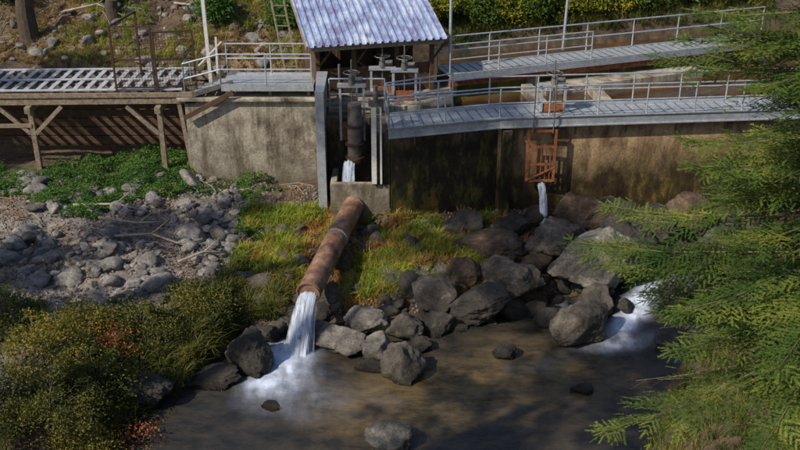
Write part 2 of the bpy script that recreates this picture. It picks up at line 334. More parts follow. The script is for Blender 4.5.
BL=[(-4.05,22.1,1.35,1.2,1.1,.3,M_rockd),(-1.7,23.1,1.8,1.2,.65,.2,M_rock),(-.55,22.6,.8,.7,.75,.25,M_rock),(.13,21.7,1.1,1.0,1.0,.3,M_rockm),
(2.83,22.6,.6,.5,.5,.1,M_rockd),(-.2,18.75,1.1,.8,.7,.2,M_rock),(5.2,23.5,1.5,1.2,1.1,.35,M_rockm),(6.1,26.1,2.9,1.7,1.9,1.15,M_rock),
(4.9,27.3,1.7,1.5,1.5,1.25,M_rockm),(-6.6,20.5,1.4,1.2,1.0,.35,M_rockd),(-5.1,21.3,1.4,.9,.5,.05,M_rockd),(.95,24.9,1.2,1.1,.9,.6,M_rockm),
(2.3,24.7,1.7,1.2,.9,.4,M_rockd),(3.5,25.5,1.4,1.2,.9,.65,M_rockm),(4.3,24.5,1.0,.8,.6,.1,M_rockd),(4.75,20.9,.55,.4,.3,.02,M_rockd),(-.8,21.9,.7,.5,.35,.05,M_rockd),
(2.9,27.3,1.9,1.3,.9,1.0,M_rockr),(5.7,24.9,1.1,.9,.9,.35,M_rockm),(7.0,27.3,1.6,1.3,1.3,1.2,M_rockd),(5.9,28.5,1.6,1.2,1.5,1.5,M_rockr),(1.1,23.9,.9,.7,.6,.2,M_rockd),
(-.9,24.0,1.1,.8,.6,.35,M_rock),(.1,23.6,.9,.7,.6,.3,M_rockm),(1.9,25.9,1.0,.9,.7,.8,M_rockr),(8.2,25.2,1.2,1,.9,.4,M_rockd),(3.6,28.4,1.2,1,.8,1.2,M_rockd),(-5.8,22.2,1.0,.8,.6,.25,M_rockd),(-3.2,20.2,.5,.4,.25,0,M_rockd),
(7.6,23.0,1.0,.8,.6,.25,M_rockd),(-2.9,24.3,.8,.6,.5,.3,M_rockm),(.55,22.9,.6,.5,.4,.1,M_rockd),(8.4,28.3,1.5,1.2,1.2,1.2,M_rockd),(9.6,29.2,1.7,1.2,1.2,1.2,M_rockr),(7.3,29.3,1.2,.9,.9,1.4,M_rockd),(2.2,28.6,1.2,.8,.7,1.2,M_rockd),(9.2,27.2,1.2,1,.8,.6,M_rockd),(2.9,26.0,1.0,.8,.7,.8,M_rockm),(4.2,26.4,.9,.8,.7,.8,M_rockr),(-3.8,23.4,.7,.6,.5,.2,M_rockd),(6.6,24.6,.5,.4,.4,.4,M_rockd)]
for i,(x,y,w,d,h,z,mt) in enumerate(BL):
    boulder(x,y,w,d,h,z,rot=random.uniform(-.5,.5),mat=mt,tilt=random.uniform(-.25,.25))
def rotm(a,b,c):
    ca,sa,cb,sb,cc,sc=np.cos(a),np.sin(a),np.cos(b),np.sin(b),np.cos(c),np.sin(c);z=np.zeros_like(ca);o=z+1
    Rz=np.stack([ca,-sa,z,sa,ca,z,z,z,o],-1).reshape(-1,3,3);Rx=np.stack([o,z,z,z,cb,-sb,z,sb,cb],-1).reshape(-1,3,3);Ry=np.stack([cc,z,sc,z,o,z,-sc,z,cc],-1).reshape(-1,3,3)
    return Rz@Rx@Ry
def scatter(name,temps,P,S,R,mats,parent=None,smooth=False):
    Vs=[];Fs=[];off=0;P=np.asarray(P);S=np.asarray(S)
    if S.ndim==1:S=np.repeat(S[:,None],3,1)
    pick=rng.integers(0,len(temps),len(P))
    for i,(tv,tf) in enumerate(temps):
        k=np.where(pick==i)[0]
        if not len(k): continue
        W=np.einsum('nij,nvj->nvi',R[k],tv[None]*S[k][:,None,:])+P[k][:,None,:]
        Vs.append(W.reshape(-1,3));Fs.append((tf[None]+(np.arange(len(k))*len(tv))[:,None,None]).reshape(-1,tf.shape[1])+off);off+=len(k)*len(tv)
    return tri_mesh(name,np.concatenate(Vs),np.concatenate(Fs),mats,parent,smooth)
def euler(n,tilt=.4): return rotm(rng.uniform(0,6.28,n),rng.normal(0,tilt,n),rng.normal(0,tilt,n))
T3=[rock(i,3,.12,9,34) for i in range(12)];T2=[rock(i+50,2,0,9,20) for i in range(6)]
n=5600;x=rng.uniform(-15.5,-3.6,n);y=rng.uniform(19,31,n);d=y-np.interp(x,ySx,ySy)
keep=(d>1.0)&(fbm(x*.7,y*.7,71)>.37+.2*sstep(-8,-3.6,x)+.14*sstep(26.5,30,y));x,y=x[keep],y[keep]
s=np.exp(rng.normal(-2.5,.65,len(x)));s=np.clip(s,.035,.40);S=np.stack([s*rng.uniform(.9,1.4,len(s)),s*rng.uniform(.8,1.1,len(s)),s*rng.uniform(.5,.8,len(s))],1)
scatter('cobbles',T3,np.stack([x,y,H(x,y)+s*.15],1),S,euler(len(x),.3),[M_cob],smooth=True)
n=22000;x=rng.uniform(-15.5,9,n);y=rng.uniform(19,31,n);d=y-np.interp(x,ySx,ySy);keep=(d>-.2)&(H(x,y)<3)&((x<-3)|(fbm(x,y,75)>.5));x,y=x[keep],y[keep];s=rng.uniform(.015,.06,len(x))
scatter('gravel',T2,np.stack([x,y,H(x,y)],1),s,euler(len(x)),[M_cob])
n=1500;x=rng.uniform(-5.5,14,n);y=rng.uniform(23,31,n);d=y-np.interp(x,ySx,ySy);keep=((d>-.5)&(d<2.0)|((x>1.6)&(d>-.6)))&(H(x,y)<2.6)&(y<np.interp(x,yWx,yWy)-.1)&((x<2)|(rng.random(n)<.8));x,y=x[keep],y[keep];s=np.clip(np.exp(rng.normal(-1.85,.6,len(x))),.06,.5)
scatter('bank_rocks',T3,np.stack([x,y,np.maximum(H(x,y),-.1)+s*.1],1),np.stack([s*1.2,s,s*.75],1),euler(len(x),.4),[M_rockm],smooth=True)
n=260;x=rng.uniform(-4.6,2,n);y=rng.uniform(25,29,n);k=(H(x,y)<2.4);x,y=x[k],y[k];s=np.clip(np.exp(rng.normal(-2.1,.5,len(x))),.05,.3)
scatter('grass_bank_rocks',T3,np.stack([x,y,H(x,y)+s*.1],1),np.stack([s*1.2,s,s*.75],1),euler(len(x),.4),[M_rockm],smooth=True)
n=700;x=rng.uniform(-19,-3,n);y=rng.uniform(35,42,n);s=np.clip(np.exp(rng.normal(-2.2,.5,n)),.05,.32)
scatter('hillside_rocks',T3,np.stack([x,y,H(x,y)],1),np.stack([s*1.2,s,s*.75],1),euler(n,.4),[M_cob],smooth=True)
# ---------------------------------------------------------------- vegetation
def blade_tuft(seed,nb=16,h=1,spread=.35,w=.035,lean=.6):
    r=np.random.default_rng(seed);V=[];F=[]
    for i in range(nb):
        a=r.uniform(0,6.28);o=np.array([math.cos(a),math.sin(a),0])*r.uniform(0,spread*.5);a2=r.uniform(0,6.28);dr=np.array([math.cos(a2),math.sin(a2),0]);sd=np.array([-dr[1],dr[0],0])
        hh=h*r.uniform(.4,1);l=r.uniform(.1,lean);k=len(V)
        V+=[o-sd*w/2,o+sd*w/2,o+dr*l*hh*.3+[0,0,hh*.6]-sd*w*.4,o+dr*l*hh*.3+[0,0,hh*.6]+sd*w*.4,o+dr*l*hh+[0,0,hh*(1-.25*l)]]
        F+=[(k,k+1,k+3),(k,k+3,k+2),(k+2,k+3,k+4)]
    return np.array(V),np.array(F)
TU=[blade_tuft(i,18,1,.5,.04,1.1) for i in range(8)]
def grass(name,n,xr,yr,mask,smin,smax,mat,lift=0,pw=1):
    x=rng.uniform(*xr,n);y=rng.uniform(*yr,n);z=H(x,y);k=mask(x,y,z);x,y,z=x[k],y[k],z[k];s=smin+(smax-smin)*rng.random(len(x))**pw*(.5+1.0*fbm(x*1.7,y*1.7,7))
    return scatter(name,TU,np.stack([x,y,z-.02+lift],1),s,rotm(rng.uniform(0,6.28,len(x)),rng.normal(0,.2,len(x)),rng.normal(0,.2,len(x))),[mat])
dSf=lambda x,y:y-np.interp(x,ySx,ySy)
hole=lambda x,y:~((np.abs(x+2.05+(y-26)*-.2)<.5)&(y<29))
grass('bank_grass',16000,(-5.0,3.4),(24,29.4),lambda x,y,z:(dSf(x,y)>.6)&(z<2.5)&(fbm(x*1.1,y*1.1,81)>.43+.12*sstep(.8,3.4,x))&hole(x,y),.08,.55,L_grass,pw=2.2)
grass('bank_dry_grass',9000,(-5.0,4.2),(24,29.4),lambda x,y,z:(dSf(x,y)>.4)&(z<2.5)&(fbm(x*1.2,y*1.2,85)>.46),.08,.5,L_or,pw=2)
grass('shore_grass',5500,(-8.5,-3.4),(19,26),lambda x,y,z:(dSf(x,y)>.1)&(dSf(x,y)<3.2)&(fbm(x*.9,y*.9,88)>.40),.2,.7,L_shrub)
grass('hillside_dry_grass',9000,(-19,-2),(35,42),lambda x,y,z:(fbm(x*.5,y*.5,3)>.44),.1,.35,L_dry)
grass('hillside_green_grass',6000,(-19,-2),(35,42),lambda x,y,z:(fbm(x*.5,y*.5,93)>.5),.12,.4,L_grass)
grass('far_bank_grass',9000,(1,17),(37,47),lambda x,y,z:(y>np.interp(x,yFx,yFy)-.3),.2,.6,L_shrub)
grass('near_bank_grass',9000,(-2,13),(6,23),lambda x,y,z:(np.interp(x,yNx,yNy)-y>.2),.15,.55,L_shrub)
LEAF=[(np.array([[-.5,0,0],[0,-.28,.08],[.5,0,-.05],[0,.28,.08]]),np.array([[0,1,2],[0,2,3]]))]
def leaves(name,P,size,mat,parent=None,flat=1.2):
    n=len(P);return scatter(name,LEAF,P,rng.uniform(.6,1.2,n)*size,rotm(rng.uniform(0,6.28,n),rng.normal(0,flat,n),rng.normal(0,flat,n)),[mat],parent)
n=80000;x=rng.uniform(-16,-4.0,n);y=rng.uniform(27.5,33,n);k=(fbm(x*.6,y*.8,101)>.38+.15*sstep(-8,-4.2,x)+.2*sstep(29.8,28,y))&((y<31.3)|(x<-7.4));x,y=x[k],y[k]
hh=fbm(x*1.5,y*1.5,103)**1.5*.8
leaves('ground_cover_plants',np.stack([x,y,H(x,y)+hh*rng.uniform(.2,1,len(x))],1),.09,L_ivy,flat=.5)
n=26000;x=rng.uniform(-19,17,n);y=rng.uniform(34.8,46,n);k=(x<-2.6)|(y>np.interp(x,yFx,yFy));x,y=x[k],y[k]
n=14000;x2=rng.uniform(-15,6,n);y2=rng.uniform(24,31,n);k=(H(x2,y2)<2.4)&(dSf(x2,y2)>.3)&(fbm(x2*.9,y2*.9,120)>.46);x=np.append(x,x2[k]);y=np.append(y,y2[k])
leaves('leaf_litter',np.stack([x,y,H(x,y)+rng.uniform(.02,.1,len(x))],1),.1,L_litter,flat=.35)
def shrub(name,c,rx,ry,rz,ncl,nl,size,mat,stem=M_twig,cs=.2):
    o=empty(name);x0,y0=c;z0=float(H(x0,y0));mb=MB();P=[]
    for i in range(ncl):
        d=rng.normal(size=3);d/=np.linalg.norm(d);d[2]=abs(d[2]);r=rng.uniform(.35,1)**.6
        q=np.array([x0+d[0]*rx*r,y0+d[1]*ry*r,0]);q[2]=max(z0,float(H(q[0],q[1])))+.1+d[2]*rz*r*rng.uniform(.7,1.35)
        mid=Vector((x0+(q[0]-x0)*.4,y0+(q[1]-y0)*.4,z0+(q[2]-z0)*.6+.1));mb.tube([(x0+rng.normal(0,.1),y0+rng.normal(0,.1),z0-.1),mid,tuple(q)],[.018,.012,.005],0,4,False)
        P.append(q+rng.normal(size=(nl,3))*np.array([cs,cs,cs*.65])*rng.uniform(.5,1.3))
    mb.build('stems',[stem],o);leaves('leaves',np.concatenate(P),size,mat,o);return o
for a in [((-8.2,18.6),1.3,1.1,1.3,L_shrub),((-7.2,18.0),1.0,.9,.9,L_yel),((-8.9,20.3),1.3,1.2,1.2,L_yel),((-7.5,20.0),1.0,.9,1.0,L_shrub),((-9.6,18.2),1.2,1.2,1.2,L_shrub),((-6.3,17.9),.7,.7,.5,L_shrub),
          ((-10.3,21.8),1.2,1.0,.7,L_shrub),((-6.9,22.3),1.0,.8,.6,L_shrub),((-5.6,23.6),.9,.7,.4,L_shrub),((-8.2,21.9),.9,.8,.6,L_yel)]:
    shrub('riverside_shrub',a[0],a[1],a[2],a[3],50,130,.075,a[4],cs=.17)
shrub('red_leaf_shrub',(-6.3,18.9),.7,.5,.75,20,55,.09,L_red,cs=.24)
shrub('red_leaf_shrub',(-7.3,21.2),.5,.4,.5,12,40,.08,L_red,cs=.25)
for x0,y0,r,mt in [(2.6,41.3,1.4,L_byel),(4.6,42.3,1.5,L_dec),(6.6,43,1.5,L_byel),(8.8,43.8,1.4,L_byel),(1.2,39.6,1.0,L_byel),(3.6,44.5,2.0,L_dec),(11,45,2,L_ivy),(7.8,46.5,2.4,L_byel),(13.5,46,2,L_ivy),(-5.5,40,1.1,L_ivy),(-9.2,40.5,.9,L_ivy),(3.2,40.4,1.0,L_dec),(5.6,41.2,1.1,L_dec),(8,42.0,1.1,L_byel),(10.3,43,1.2,L_dec),(12.4,43.6,1.2,L_ivy),(14.6,44.3,1.4,L_shrub),(1.8,43,1.8,L_byel),(5.4,45.5,2.4,L_byel),(0.2,41.5,1.4,L_dec),(6.9,41.8,.9,L_byel),(4.3,40.7,.9,L_byel),(9.3,42.6,1.0,L_byel),(-11.6,38.6,.6,L_shrub),(-7.2,37.6,.5,L_ivy),(-15.5,38.5,.8,L_shrub),(-4.4,37.6,.6,L_ivy)]:
    shrub('hillside_bush',(x0,y0),r,r,r*1.25,60,85,.14,mt,cs=.24)
# conifers
def twig_t(nn,nl=.2,nw=.035,ax=.015):
    V=[];F=[]
    for i in range(nn):
        s=i/nn
        for sg in (-1,1):
            l=nl*(1-.35*s)*random.uniform(.8,1.15);p=np.array([s,0,0]);dr=np.array([.6,sg*.8,random.uniform(-.3,.35)]);q=p+dr*l;k=len(V)
            V+=[p-[nw/2,0,0],p+[nw/2,0,0],q];F.append((k,k+1,k+2))
    k=len(V);V+=[np.array([0,-ax,0]),np.array([0,ax,0]),np.array([1.08,0,0])];F.append((k,k+1,k+2))
    return np.array(V),np.array(F)
TW_F=[twig_t(11,.19,.10,.03) for _ in range(5)];TW_C=[twig_t(5,.35,.16) for _ in range(3)]
def fir(name,base,height,r0,z0f,gap,per,sg,tg,tl,temps,seed,lean=(0,0),merge=None,skip=.12,mat=None,lowskip=0):
    r=np.random.default_rng(seed);o=None if merge is not None else empty(name);bx,by,bz=base;mb=MB()
    ax=lambda h:Vector((bx+lean[0]*h+.08*math.sin(h*.7),by+lean[1]*h,bz+h))
    hs=[i*height/14 for i in range(15)];mb.tube([ax(h-.4 if i==0 else h) for i,h in enumerate(hs)],[max(.015,.016*height*(1-.97*i/14)) for i in range(15)],0,10)
    O=[];D=[];Nn=[];S=[];h=height*z0f
    while h<height*.985:
        fr=(h-height*z0f)/(height*(1-z0f))
        for k in range(per):
            if r.random()<skip: continue
            a=r.uniform(0,6.283);L=r0*(1-fr)**.75*r.uniform(.6,1.12)+.15;out=Vector((math.cos(a),math.sin(a),0));pr=Vector((-out.y,out.x,0))
            dead=r.random()<lowskip*max(0,1-fr*3)
            if dead: L*=.7
            st=ax(h+r.uniform(-.1,.1));dz=r.uniform(.0,.18)-.12*(1-fr);cv=r.uniform(.15,.38)*(1.1-fr)
            P=lambda s:st+out*(L*s)+Vector((0,0,L*(dz*s-cv*s*s+.12*s**4)))+pr*(.05*L*math.sin(3*s))
            mb.tube([P(0),P(.35),P(.7),P(1)],[.010+.006*L,.007+.003*L,.007,.004],1,4,False)
            if dead:
                for j in range(5):
                    s=r.uniform(.3,.95);q=P(s);mb.tube([q,q+out*.3+pr*r.uniform(-.4,.4)+Vector((0,0,r.uniform(-.2,.1)))],[.006,.002],1,3,False)
                continue
            s=.12 if fr>.3 else .25
            while s<1:
                p=P(s);t=(P(min(s+.02,1.02))-P(s-.02)).normalized()
                for sd in (-1,1):
                    if r.random()<.14: continue
                    l=min(1.1,L*.42*(1-s)**.75+.12)*r.uniform(.55,1.1);d=(t*r.uniform(.6,.9)+pr*sd*r.uniform(.6,.9)+Vector((0,0,r.uniform(-.28,.08)))).normalized()
                    up=Vector((r.uniform(-.4,.4),r.uniform(-.4,.4),1));sp=d.cross(up).normalized();q=0
                    while q<l:
                        pp=p+d*q+Vector((0,0,-.15*q*q))
                        for s2 in (-1,1):
                            dd=(d*.8+sp*s2*.65+Vector((0,0,r.uniform(-.2,.15)))).normalized();O.append(pp[:]);D.append(dd[:]);Nn.append(up[:]);S.append(tl*(1.05-.5*q/l)*r.uniform(.6,1.2))
                        q+=tg
                    O.append((p+d*l*.85)[:]);D.append(d[:]);Nn.append(up[:]);S.append(tl*.8)
                s+=sg/L
            O.append(P(.93)[:]);D.append(t[:]);Nn.append((0,0,1));S.append(tl)
        h+=gap*r.uniform(.8,1.2)
    O=np.array(O);D=np.array(D);Nn=np.array(Nn);S=np.array(S);Sd=np.cross(Nn,D);Sd/=np.linalg.norm(Sd,axis=1)[:,None];U=np.cross(D,Sd);R=np.stack([D,Sd,U],-1)
    if merge is not None: merge.append((O,S,R,mb));return
    mb.build('trunk_and_branches',[M_bark,M_twig],o,smooth=True);scatter('needles',temps,O,S,R,[mat or L_fir],o);return o
g=lambda x,y:float(H(x,y))
fir('unseen_fir_tree',(7.0,14,g(7.0,14)),19,4.1,.11,.27,6,.14,.11,.25,TW_F,5,skip=.12,lowskip=.55)
fir('unseen_fir_tree',(9.7,16.9,g(9.7,16.9)),18,4.1,.10,.33,6,.19,.15,.32,TW_F,6,skip=.12,mat=L_fir,lowskip=.3)
fir('unseen_fir_tree',(9.6,12.4,g(9.6,12.4)),17,3.6,.12,.36,5,.2,.15,.30,TW_F,8,skip=.15,mat=L_firw,lowskip=.3)
for (x0,y0,hh,rr,sd,zf,sk) in [(-18.5,20,15.5,3.4,21,.14,.25),(-12.8,9.2,27,3.2,22,.6,.35),(-21,14.2,31,3.8,23,.85,.25),(-24,27,17,3.6,24,.14,.25),(-16.4,17.6,9,2.4,26,.12,.25),(14.5,20.5,16,3.6,25,.1,.2),(-21.9,9.9,33,3.4,28,.82,.3)]:  # unseen firs outside the view, most sited and crowned for their dappled shade
    fir('unseen_fir_tree',(x0,y0,g(x0,y0)),hh,rr,zf,.75,5,.4,.34,.6,TW_C,sd,mat=L_firw,skip=sk)
mg=[]
for i in range(34):
    x0=rng.uniform(-45,45);y0=rng.uniform(50,75);fir('',(x0,y0,g(x0,y0)),rng.uniform(11,18),3,.1,1.2,5,.7,.6,1.1,TW_C,300+i,merge=mg)
fo=empty('conifer_forest');scatter('needles',TW_C,np.concatenate([a[0] for a in mg]),np.concatenate([a[1] for a in mg]),np.concatenate([a[2] for a in mg]),[L_firw],fo)
mm=MB()
for a in mg: mm.add(a[3].v,a[3].f,0)
mm.build('trunks',[M_bark],fo)
for (x0,y0,hh,rr) in [(-14.1,36.3,1.9,.34),(-11.2,37.5,.7,.25)]:
    mb=MB();z0=g(x0,y0);mb.tube([(x0,y0,z0-.3),(x0+.03,y0,z0+.2),(x0,y0,z0+hh*.6),(x0+.05,y0,z0+hh)],[rr*1.5,rr*1.1,rr,rr*.85],0,14);mb.build('tree_stump',[M_bark],smooth=False)
for pts in [[(-8.6,26.2),(-7.6,26.6),(-6.7,26.1),(-6.0,26.5)],[(-9.4,27.4),(-8.2,27.3),(-7.3,27.6)],[(-6.5,25.2),(-5.9,25.9),(-5.2,26.1)],[(-10.5,28.4),(-9.2,28.6),(-8.1,28.3)],[(-13,37.3),(-11.8,37.7),(-10.4,37.2)],[(-9,38.6),(-7.5,38.2),(-6.4,38.9)]]:
    mb=MB();mb.tube([(a,b_,g(a,b_)+.16+.1*random.random()) for a,b_ in pts],[.045,.04,.03,.015][:len(pts)],0,6);a,b_=pts[1];mb.tube([(a,b_,g(a,b_)+.2),(a+.5,b_+.45,g(a,b_)+.5)],[.025,.01],0,5);mb.build('fallen_branch',[M_drift],smooth=True)
mb=MB()
for i in range(190):
    a=random.uniform(-15,4) if i%3 else random.uniform(-18,-3);b_=random.uniform(25,31) if i%3 else random.uniform(35.5,41)
    if g(a,b_)>2.4 and b_<34: continue
    an=random.uniform(0,3.14);L=random.uniform(.15,.7);c,s=math.cos(an)*L,math.sin(an)*L
    if b_<34 and max(g(a-c,b_-s),g(a+c,b_+s))>2.3: continue
    mb.tube([(a-c,b_-s,g(a-c,b_-s)+.05),(a+.1*L,b_,g(a,b_)+.07+.12*L),(a+c,b_+s,g(a+c,b_+s)+.06)],[.010,.013,.005],0,4)
mb.build('driftwood_sticks',[M_drift])
# ---------------------------------------------------------------- structures
def rail(mb,pts,h=1.07,sp=1.7,r=.026,levels=(1.0,.52),m=0):
    for i in range(len(pts)-1):
        p=Vector(pts[i]);q=Vector(pts[i+1]);n=max(1,round((q-p).length/sp))
        for k in range(n+1):
            if i>0 and k==0: continue
            c=p.lerp(q,k/n);mb.tube([c,c+Vector((0,0,h))],r,m,8)
        for l in levels: mb.tube([p+Vector((0,0,h*l)),q+Vector((0,0,h*l))],r,m,8)
mb=MB();mb.box(-7.3,-2.62,31.4,32.0,.8,4.5,0);mb.box(-7.55,-2.62,31.25,32.1,4.5,4.62,0)
mb.build('concrete_retaining_wall',[M_conc],bevel=.02)
mb=MB();mb.prism([(-2.75,31.38),(-2.62,29.3),(-2.42,29.3),(-2.45,31.38)],1.0,5.45,0);mb.prism([(-2.78,31.4),(-2.66,29.22),(-2.38,29.22),(-2.41,31.4)],5.45,5.52,1);mb.box(-2.68,-2.4,29.2,29.3,1.0,5.5,1)
mb.build('concrete_wing_wall',[M_conc,M_galv],bevel=.01)
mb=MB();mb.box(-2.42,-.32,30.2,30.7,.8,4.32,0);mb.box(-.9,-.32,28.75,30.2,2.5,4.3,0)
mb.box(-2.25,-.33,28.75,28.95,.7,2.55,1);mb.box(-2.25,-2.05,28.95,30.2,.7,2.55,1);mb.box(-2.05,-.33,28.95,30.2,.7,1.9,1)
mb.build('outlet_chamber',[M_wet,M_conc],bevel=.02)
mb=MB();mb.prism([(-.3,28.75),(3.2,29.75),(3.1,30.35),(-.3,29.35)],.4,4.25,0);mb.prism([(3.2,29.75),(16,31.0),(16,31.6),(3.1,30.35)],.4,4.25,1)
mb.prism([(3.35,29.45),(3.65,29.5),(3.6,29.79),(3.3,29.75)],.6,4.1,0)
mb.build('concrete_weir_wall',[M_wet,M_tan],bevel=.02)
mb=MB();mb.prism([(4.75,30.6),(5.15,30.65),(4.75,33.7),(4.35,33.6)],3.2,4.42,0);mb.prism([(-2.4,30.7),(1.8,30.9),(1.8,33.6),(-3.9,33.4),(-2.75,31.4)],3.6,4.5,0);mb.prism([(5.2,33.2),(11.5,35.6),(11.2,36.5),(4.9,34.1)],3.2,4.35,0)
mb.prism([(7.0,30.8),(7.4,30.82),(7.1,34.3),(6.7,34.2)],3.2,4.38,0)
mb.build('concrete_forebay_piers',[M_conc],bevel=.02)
m,nt,b=base_mat('canal_water');n=noise_node(nt,.8,4);r=ramp(nt,[(.035,.022,.012),(.10,.055,.025)],[.35,.65]);nt.links.new(n.outputs[0],r.inputs[0]);nt.links.new(r.outputs[0],b.inputs['Base Color']);b.inputs['Roughness'].default_value=.08;nb=noise_node(nt,5,2);bump(nt,b,nb.outputs[0],.2,.03)
mb=MB();mb.add([(1.6,30.0,4.1),(3.1,30.2,4.1),(16,31.5,4.1),(60,32,4.1),(60,60,4.1),(1.6,42,4.1)],[(0,1,2,3,4,5)],0);mb.build('canal_water',[m])
mb=MB();B0=[(-.35,28.55),(3.2,29.55),(16,30.8)];B1=[(-.45,29.75),(2.95,30.7),(15.9,31.95)]
for i in range(2):
    a,b_,c_,d_=B0[i],B0[i+1],B1[i+1],B1[i];mb.prism([a,b_,c_,d_],4.40,4.45,0)
    for (p,q,o_) in ((a,b_,-.03),(d_,c_,.03)):
        mb.beam((p[0],p[1]+o_,4.36),(q[0],q[1]+o_,4.36),.05,.34,0);mb.beam((p[0],p[1]+o_*2.2,4.52),(q[0],q[1]+o_*2.2,4.52),.06,.04,0);mb.beam((p[0],p[1]+o_*2.2,4.2),(q[0],q[1]+o_*2.2,4.2),.06,.04,0)
    L=Vector((b_[0]-a[0],b_[1]-a[1],0));n=int(L.length/.33)
    for k in range(n):
        t=(k+.5)/n;p=Vector((*a,0)).lerp(Vector((*b_,0)),t);q=Vector((*d_,0)).lerp(Vector((*c_,0)),t);mb.beam((p.x,p.y,4.457),(q.x,q.y,4.457),.03,.014,1)
        if k%5==2: mb.beam((p.x,p.y+.1,4.15),(p.x+.02,p.y+.26,3.7),.05,.05,1)
rail(mb,[(x,y-.03,4.45) for x,y in B0]);rail(mb,[(x,y+.03,4.45) for x,y in B1])
rail(mb,[(-.35,28.52,4.45),(-.45,29.78,4.45)],sp=3)
mb.build('metal_walkway',[M_galv,M_galvd],bevel=0)
mb=MB();A0=[(1.74,32.7),(15,37.65)];A1=[(1.35,33.75),(14.6,38.7)];a,b_,c_,d_=A0[0],A0[1],A1[1],A1[0]
mb.prism([a,b_,c_,d_],4.95,5.0,0)
for (p,q,o_) in ((a,b_,-.03),(d_,c_,.03)): mb.beam((p[0],p[1]+o_,4.92),(q[0],q[1]+o_,4.92),.05,.26,0)
mb.beam((a[0],a[1]+.2,4.68),(b_[0],b_[1]+.2,4.68),.2,.26,2);mb.beam((d_[0],d_[1]-.2,4.68),(c_[0],c_[1]-.2,4.68),.2,.26,2)
n=42
for k in range(n):
    t=(k+.5)/n;p=Vector((*a,0)).lerp(Vector((*b_,0)),t);q=Vector((*d_,0)).lerp(Vector((*c_,0)),t);mb.beam((p.x,p.y,5.008),(q.x,q.y,5.008),.035,.016,1)
for t in (.02,.25,.5,.75,.97):
    p=Vector((*a,0)).lerp(Vector((*d_,0)),.5)+(Vector((*b_,0))-Vector((*a,0)))*t;mb.box(p.x-.2,p.x+.2,p.y-.2,p.y+.2,3.2,4.55,3)
rail(mb,[(x,y+.03,5.0) for x,y in A1],sp=1.9);rail(mb,[(*A0[0],5.0),(7.0,34.66,5.0)],sp=1.9)
mb.build('metal_walkway',[M_galv,M_galvd,M_rust,M_conc])
mb=MB()
for yy in (31.5,32.9,34.3): mb.beam((-19,yy,4.42),(-6.9,yy,4.55),.2,.3,1)
mb.beam((-19,31.38,4.62),(-7.0,31.38,4.72),.06,.16,0)
x0=-18.8
while x0<-7.6:
    z0=4.62+(x0+19)/12*.12;mb.box(x0,x0+.17,31.75,34.3,z0,z0+.045,2);x0+=.42
mb.beam((-19,31.72,4.70),(-7.4,31.72,4.81),.14,.05,2);mb.beam((-19,33.0,4.70),(-7.4,33.0,4.81),.12,.05,2);mb.beam((-19,34.3,4.70),(-7.4,34.3,4.81),.14,.05,2)
for px in (-16.5,-12.6,-8.2):
    for yy in (31.5,34.1): mb.beam((px,yy,1.0),(px,yy,4.35),.17,.17,1)
    mb.beam((px,31.2,4.2),(px,34.4,4.2),.2,.22,1)
    mb.beam((px-1.1,31.46,4.28),(px-.08,31.46,3.3),.1,.14,1)
    if px<-9: mb.beam((px+1.1,31.46,4.28),(px+.08,31.46,3.3),.1,.14,1)
    mb.box(px-.22,px+.22,31.3,31.72,1.2,1.85,3)
mb.beam((-19,31.42,3.55),(-12.6,31.42,3.6),.06,.14,1)
mb.beam((-7.15,31.5,1.0),(-7.5,31.5,4.4),.14,.14,1)
mb.build('timber_trestle_deck',[M_wood,M_wood,M_woodg,M_conc],bevel=.008)
mb=MB()
for k in range(9): mb.box(-19,-7.3,33.4+.02*k,33.46+.02*k,1.2+.33*k,1.5+.33*k,0)
mb.build('timber_retaining_wall',[M_woodd],bevel=.01)
mb=MB()
for (xa,xb,ya,yb,zt) in ((-9.6,-8.28,31.6,31.6,7.0),(-8.2,-6.95,31.6,31.9,6.8)):
    for xx,yy in ((xa,ya),(xb,yb)): mb.beam((xx,yy,4.72),(xx,yy,zt),.06,.06,0)
    for zz in (4.9,5.85,zt-.03): mb.beam((xa,ya,zz),(xb,yb,zz),.045,.05,0)
    for k in range(1,13):
        t=k/13;mb.beam((xa+(xb-xa)*t,ya+(yb-ya)*t,4.9),(xa+(xb-xa)*t,ya+(yb-ya)*t,zt),.009,.009,0)
    for k in range(1,19):
        zz=4.9+(zt-4.9)*k/19;mb.beam((xa,ya,zz),(xb,yb,zz),.009,.009,0)
mb.beam((-9.6,31.6,6.98),(-9.3,33.8,6.98),.06,.06,0);mb.beam((-9.3,33.8,4.75),(-9.3,33.8,7.0),.07,.07,0)
mb.build('mesh_security_gate',[M_rustd])
mb=MB();mb.box(-6.0,-2.9,31.35,32.7,5.0,5.05,0);mb.box(-6.0,-2.9,31.3,31.34,4.86,5.1,0);mb.box(-6.0,-2.9,32.71,32.75,4.86,5.1,0)
for k in range(4): mb.box(-7.0+.25*k,-6.74+.25*k,31.45,32.4,4.70+.08*k,4.74+.08*k,0)
mb.beam((-7.3,31.38,4.62),(-5.6,31.38,5.15),.05,.16,1);mb.beam((-7.3,31.2,3.95),(-5.6,31.2,4.85),.08,.16,2)
for xx in (-5.8,-4.4,-3.1): mb.beam((xx,31.6,4.62),(xx,31.6,5.0),.1,.1,1)
rail(mb,[(-6.0,31.32,5.05),(-2.95,31.32,5.05)],sp=1.5);rail(mb,[(-6.0,32.72,5.05),(-2.95,32.72,5.05)],sp=1.5);rail(mb,[(-7.25,31.42,4.7),(-6.0,31.32,5.05)],sp=1.3);rail(mb,[(-7.25,31.42,4.7),(-7.25,32.5,4.7)],sp=1.2)
mb.build('metal_walkway',[M_galv,M_galvd,M_woodd])
